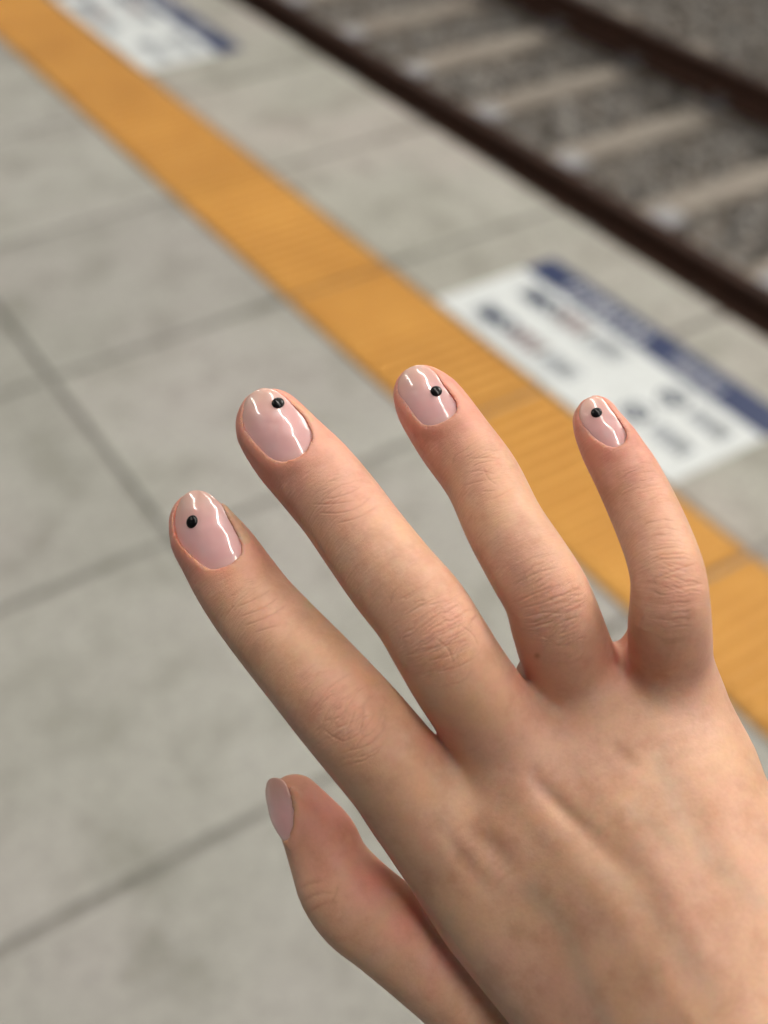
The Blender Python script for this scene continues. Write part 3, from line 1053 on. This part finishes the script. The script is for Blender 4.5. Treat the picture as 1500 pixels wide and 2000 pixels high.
# ---- skin material
m, nt, b = new_mat('skin')
geo = nt.nodes.new('ShaderNodeTexCoord').outputs['Object']
ar = nt.nodes.new('ShaderNodeAttribute')
ar.attribute_name = 'redness'
af = nt.nodes.new('ShaderNodeAttribute')
af.attribute_name = 'nail_fold'
base = ramp(nt, noise(nt, geo, 95, 4, 0.6), [(0.35, (0.57, 0.338, 0.215)), (0.65, (0.632, 0.386, 0.268))])
base = mixc(nt, ramp(nt, noise(nt, geo, 40, 3, 0.5), [(0.42, (0, 0, 0)), (0.72, (0.65, 0.65, 0.65))]), base, (0.59, 0.325, 0.255))
base = mixc(nt, ramp(nt, noise(nt, geo, 1400, 3, 0.6), [(0.4, (0.0, 0.0, 0.0)), (0.75, (0.22, 0.22, 0.22))]), base, (0.44, 0.25, 0.16))
base = mixc(nt, ar.outputs['Fac'], base, (0.70, 0.305, 0.24))
av_ = nt.nodes.new('ShaderNodeAttribute')
av_.attribute_name = 'vein'
base = mixc(nt, av_.outputs['Fac'], base, (0.44, 0.325, 0.235))
pt = ramp(nt, noise(nt, geo, 130, 4, 0.65), [(0.36, (0.90, 0.86, 0.84)), (0.5, (1, 1, 1)), (0.66, (1.05, 1.06, 1.03))])
base = mixc(nt, 1.0, base, pt, 'MULTIPLY')
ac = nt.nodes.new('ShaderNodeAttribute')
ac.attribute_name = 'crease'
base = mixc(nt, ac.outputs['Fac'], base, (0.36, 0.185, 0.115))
base = mixc(nt, af.outputs['Fac'], base, (0.42, 0.13, 0.09))
nt.links.new(base, b.inputs['Base Color'])
b.inputs['Roughness'].default_value = 0.52
b.inputs['Specular IOR Level'].default_value = 0.38
b.inputs['Subsurface Weight'].default_value = 0.55
b.inputs['Subsurface Radius'].default_value = (1.0, 0.26, 0.10)
b.inputs['Subsurface Scale'].default_value = 0.0055
vo = nt.nodes.new('ShaderNodeTexVoronoi')
vo.feature = 'DISTANCE_TO_EDGE'
vo.inputs['Scale'].default_value = 1150
wp = nt.nodes.new('ShaderNodeTexNoise')
wp.inputs['Scale'].default_value = 500
ad = nt.nodes.new('ShaderNodeVectorMath')
ad.operation = 'MULTIPLY_ADD'
ad.inputs[1].default_value = (0.0006, 0.0006, 0.0006)
nt.links.new(geo, wp.inputs['Vector'])
nt.links.new(wp.outputs['Color'], ad.inputs[0])
nt.links.new(geo, ad.inputs[2])
nt.links.new(ad.outputs[0], vo.inputs['Vector'])
hgt = ramp(nt, vo.outputs['Distance'], [(0.0, (0, 0, 0)), (0.16, (1, 1, 1))])
fa = nt.nodes.new('ShaderNodeAttribute')
fa.attribute_name = 'fuv'
mp = nt.nodes.new('ShaderNodeMapping')
mp.inputs['Scale'].default_value = (2.4, 0.42, 1.0)
nt.links.new(fa.outputs['Vector'], mp.inputs['Vector'])
ln = noise(nt, mp.outputs[0], 1.0, 4, 0.62)
lump = noise(nt, geo, 900, 3, 0.6)
fw_ = nt.nodes.new('ShaderNodeAttribute')
fw_.attribute_name = 'finger_weight'
lw = nt.nodes.new('ShaderNodeMath')
lw.operation = 'MULTIPLY'
nt.links.new(ln, lw.inputs[0])
nt.links.new(fw_.outputs['Fac'], lw.inputs[1])
ln = lw.outputs[0]
def madd(a, k, c=None):
    n_ = nt.nodes.new('ShaderNodeMath')
    n_.operation = 'MULTIPLY_ADD'
    nt.links.new(a, n_.inputs[0])
    n_.inputs[1].default_value = k
    if c is None:
        n_.inputs[2].default_value = 0
    else:
        nt.links.new(c, n_.inputs[2])
    return n_.outputs[0]
hsum = madd(hgt, 0.10, madd(ln, 1.9, madd(lump, 0.7)))
bump(nt, b, hsum, 0.5, 0.00013)
M_skin = m

ORG = np.array([0.0, 0.0, 0.0])
Rm = np.array([[right.x, down.x, fwd.x], [right.y, down.y, fwd.y], [right.z, down.z, fwd.z]])
base_mm = P3(1400, 1900, 200)
HANDLOC = np.array(CAM) + Rm @ base_mm / 1000


def to_local(P):
    return (P - base_mm) / 1000 @ Rm.T


me.vertices.foreach_set('co', np.ascontiguousarray(to_local(HV), dtype=np.float32).ravel())
me.attributes.new('redness', 'FLOAT', 'POINT').data.foreach_set('value', red.astype(np.float32))
me.attributes.new('nail_fold', 'FLOAT', 'POINT').data.foreach_set('value', (fold_red * 0.38).astype(np.float32))
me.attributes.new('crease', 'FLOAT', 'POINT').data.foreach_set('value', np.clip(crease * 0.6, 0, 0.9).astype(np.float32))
me.attributes.new('vein', 'FLOAT', 'POINT').data.foreach_set('value', vein.astype(np.float32))
me.attributes.new('finger_weight', 'FLOAT', 'POINT').data.foreach_set('value', on_finger.astype(np.float32))
me.attributes.new('fuv', 'FLOAT_VECTOR', 'POINT').data.foreach_set('vector', np.ascontiguousarray(fuv, dtype=np.float32).ravel())
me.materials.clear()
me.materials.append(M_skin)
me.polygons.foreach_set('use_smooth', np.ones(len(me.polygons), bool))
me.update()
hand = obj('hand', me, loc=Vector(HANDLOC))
tag(hand, 'right hand held out over the platform with spread fingers and pale pink nails', 'hand')

# ---- nails
m, nt, b = new_mat('nail_gel')
at = nt.nodes.new('ShaderNodeAttribute')
at.attribute_name = 'tip'
c = ramp(nt, at.outputs['Fac'], [(0.0, (0.72, 0.46, 0.44)), (0.12, (0.73, 0.415, 0.41)), (0.55, (0.74, 0.43, 0.42)), (0.78, (0.73, 0.435, 0.39)), (0.93, (0.74, 0.47, 0.40))])
nt.links.new(c, b.inputs['Base Color'])
b.inputs['Roughness'].default_value = 0.25
b.inputs['Subsurface Weight'].default_value = 0.4
b.inputs['Subsurface Radius'].default_value = (1, 0.5, 0.4)
b.inputs['Subsurface Scale'].default_value = 0.0015
b.inputs['Coat Weight'].default_value = 1.0
b.inputs['Coat Roughness'].default_value = 0.015
b.inputs['Coat IOR'].default_value = 1.55
M_nail = m
m, nt, b = new_mat('black_enamel')
b.inputs['Base Color'].default_value = (0.004, 0.004, 0.0045, 1)
b.inputs['Roughness'].default_value = 0.22
b.inputs['Specular IOR Level'].default_value = 0.35
M_dot = m

for si, (name, (Cn, a_, w_, n_, Rw, Rl, loc)) in enumerate(PLATES.items()):
    def surf(l, w, off):
        wob = 0.13 * (hash_noise(l * 0.45 + 9.1, w * 0.45 + 3.3, si + 1) - 0.5) + 0.075 * (hash_noise(l * 0.9 + 5, w * 0.7, si + 40) - 0.5)
        h = -(w * w / (2 * Rw) + l * l / (2 * Rl)) + off + (wob if off > 0.1 else 0)
        return Cn + np.outer(l, a_) + np.outer(w, w_) + np.outer(h, n_)
    c0 = loc.mean(0)
    rings_, tipv = [], []
    prof_ = [(s_, 0.26) for s_ in np.linspace(0.04, 0.84, 14)] + [(0.88, .255), (0.92, .24), (.95, .21), (.975, .165), (.99, .11), (1.0, 0.03), (1.0, -0.08), (0.97, -0.2), (0.8, -0.24), (0.3, -0.24)]
    lmin, lmax = loc[:, 0].min(), loc[:, 0].max()
    for s_, off in prof_:
        Q = c0 + (loc - c0) * s_ * 1.05
        rings_.append(surf(Q[:, 0], Q[:, 1], off))
        tipv.append((Q[:, 0] - lmin) / (lmax - lmin))
    n_r, n_p = len(rings_), len(loc)
    V = np.vstack(rings_ + [surf(c0[:1], c0[1:], 0.26), surf(c0[:1], c0[1:], -0.24)])
    tv = np.concatenate(tipv + [[0.5, 0.5]])
    nm = bpy.data.meshes.new('fingernail')
    fcs = []
    for r in range(n_r - 1):
        for k in range(n_p):
            k2 = (k + 1) % n_p
            fcs.append((r * n_p + k, (r + 1) * n_p + k, (r + 1) * n_p + k2, r * n_p + k2))
    for k in range(n_p):
        k2 = (k + 1) % n_p
        fcs.append((n_r * n_p, k, k2))
        fcs.append((n_r * n_p + 1, (n_r - 1) * n_p + k2, (n_r - 1) * n_p + k))
    nm.from_pydata([tuple(v) for v in to_local(V)], [], fcs)
    bm = bmesh.new()
    bm.from_mesh(nm)
    bmesh.ops.recalc_face_normals(bm, faces=bm.faces)
    bm.to_mesh(nm)
    bm.free()
    nm.attributes.new('tip', 'FLOAT', 'POINT').data.foreach_set('value', tv.astype(np.float32))
    nm.polygons.foreach_set('use_smooth', [True] * len(nm.polygons))
    nm.materials.append(M_nail)
    no = obj('thumbnail' if name == 'thumb' else 'fingernail', nm, hand)
    no['label'] = {'index': 'glossy pink nail of the index finger with a black dot', 'middle': 'glossy pink nail of the middle finger with a black dot',
                   'ring': 'glossy pink nail of the ring finger with a black dot', 'little': 'glossy pink nail of the little finger with a black dot',
                   'thumb': 'plain pink thumbnail seen from its side'}[name]
    dt = NAILS[name]['dot']
    if dt:
        ray = P3(dt[0], dt[1], 1.0)
        h = 0.0
        for _ in range(20):
            t = ((Cn + n_ * h) @ n_) / (ray @ n_)
            q = ray * t - Cn
            l, w = q @ a_, q @ w_
            h = 0.5 * h + 0.5 * (0.26 - (w * w / (2 * Rw) + l * l / (2 * Rl)))
        ctr = Cn + l * a_ + w * w_ + h * n_
        nn = n_ + w_ * (w / Rw) + a_ * (l / Rl)
        nn /= np.linalg.norm(nn)
        t1 = np.cross(nn, a_)
        t1 /= np.linalg.norm(t1)
        t2 = np.cross(nn, t1)
        bm = bmesh.new()
        bmesh.ops.create_uvsphere(bm, u_segments=28, v_segments=14, radius=1)
        for v in bm.verts:
            p = ctr + dt[2] * 1.05 * (v.co.x * t1 + v.co.y * t2) + nn * (dt[2] * 0.5 * v.co.z)
            v.co = Vector(to_local(p[None])[0])
        obj('black_dot', bm_mesh('black_dot', bm, M_dot, True), no)
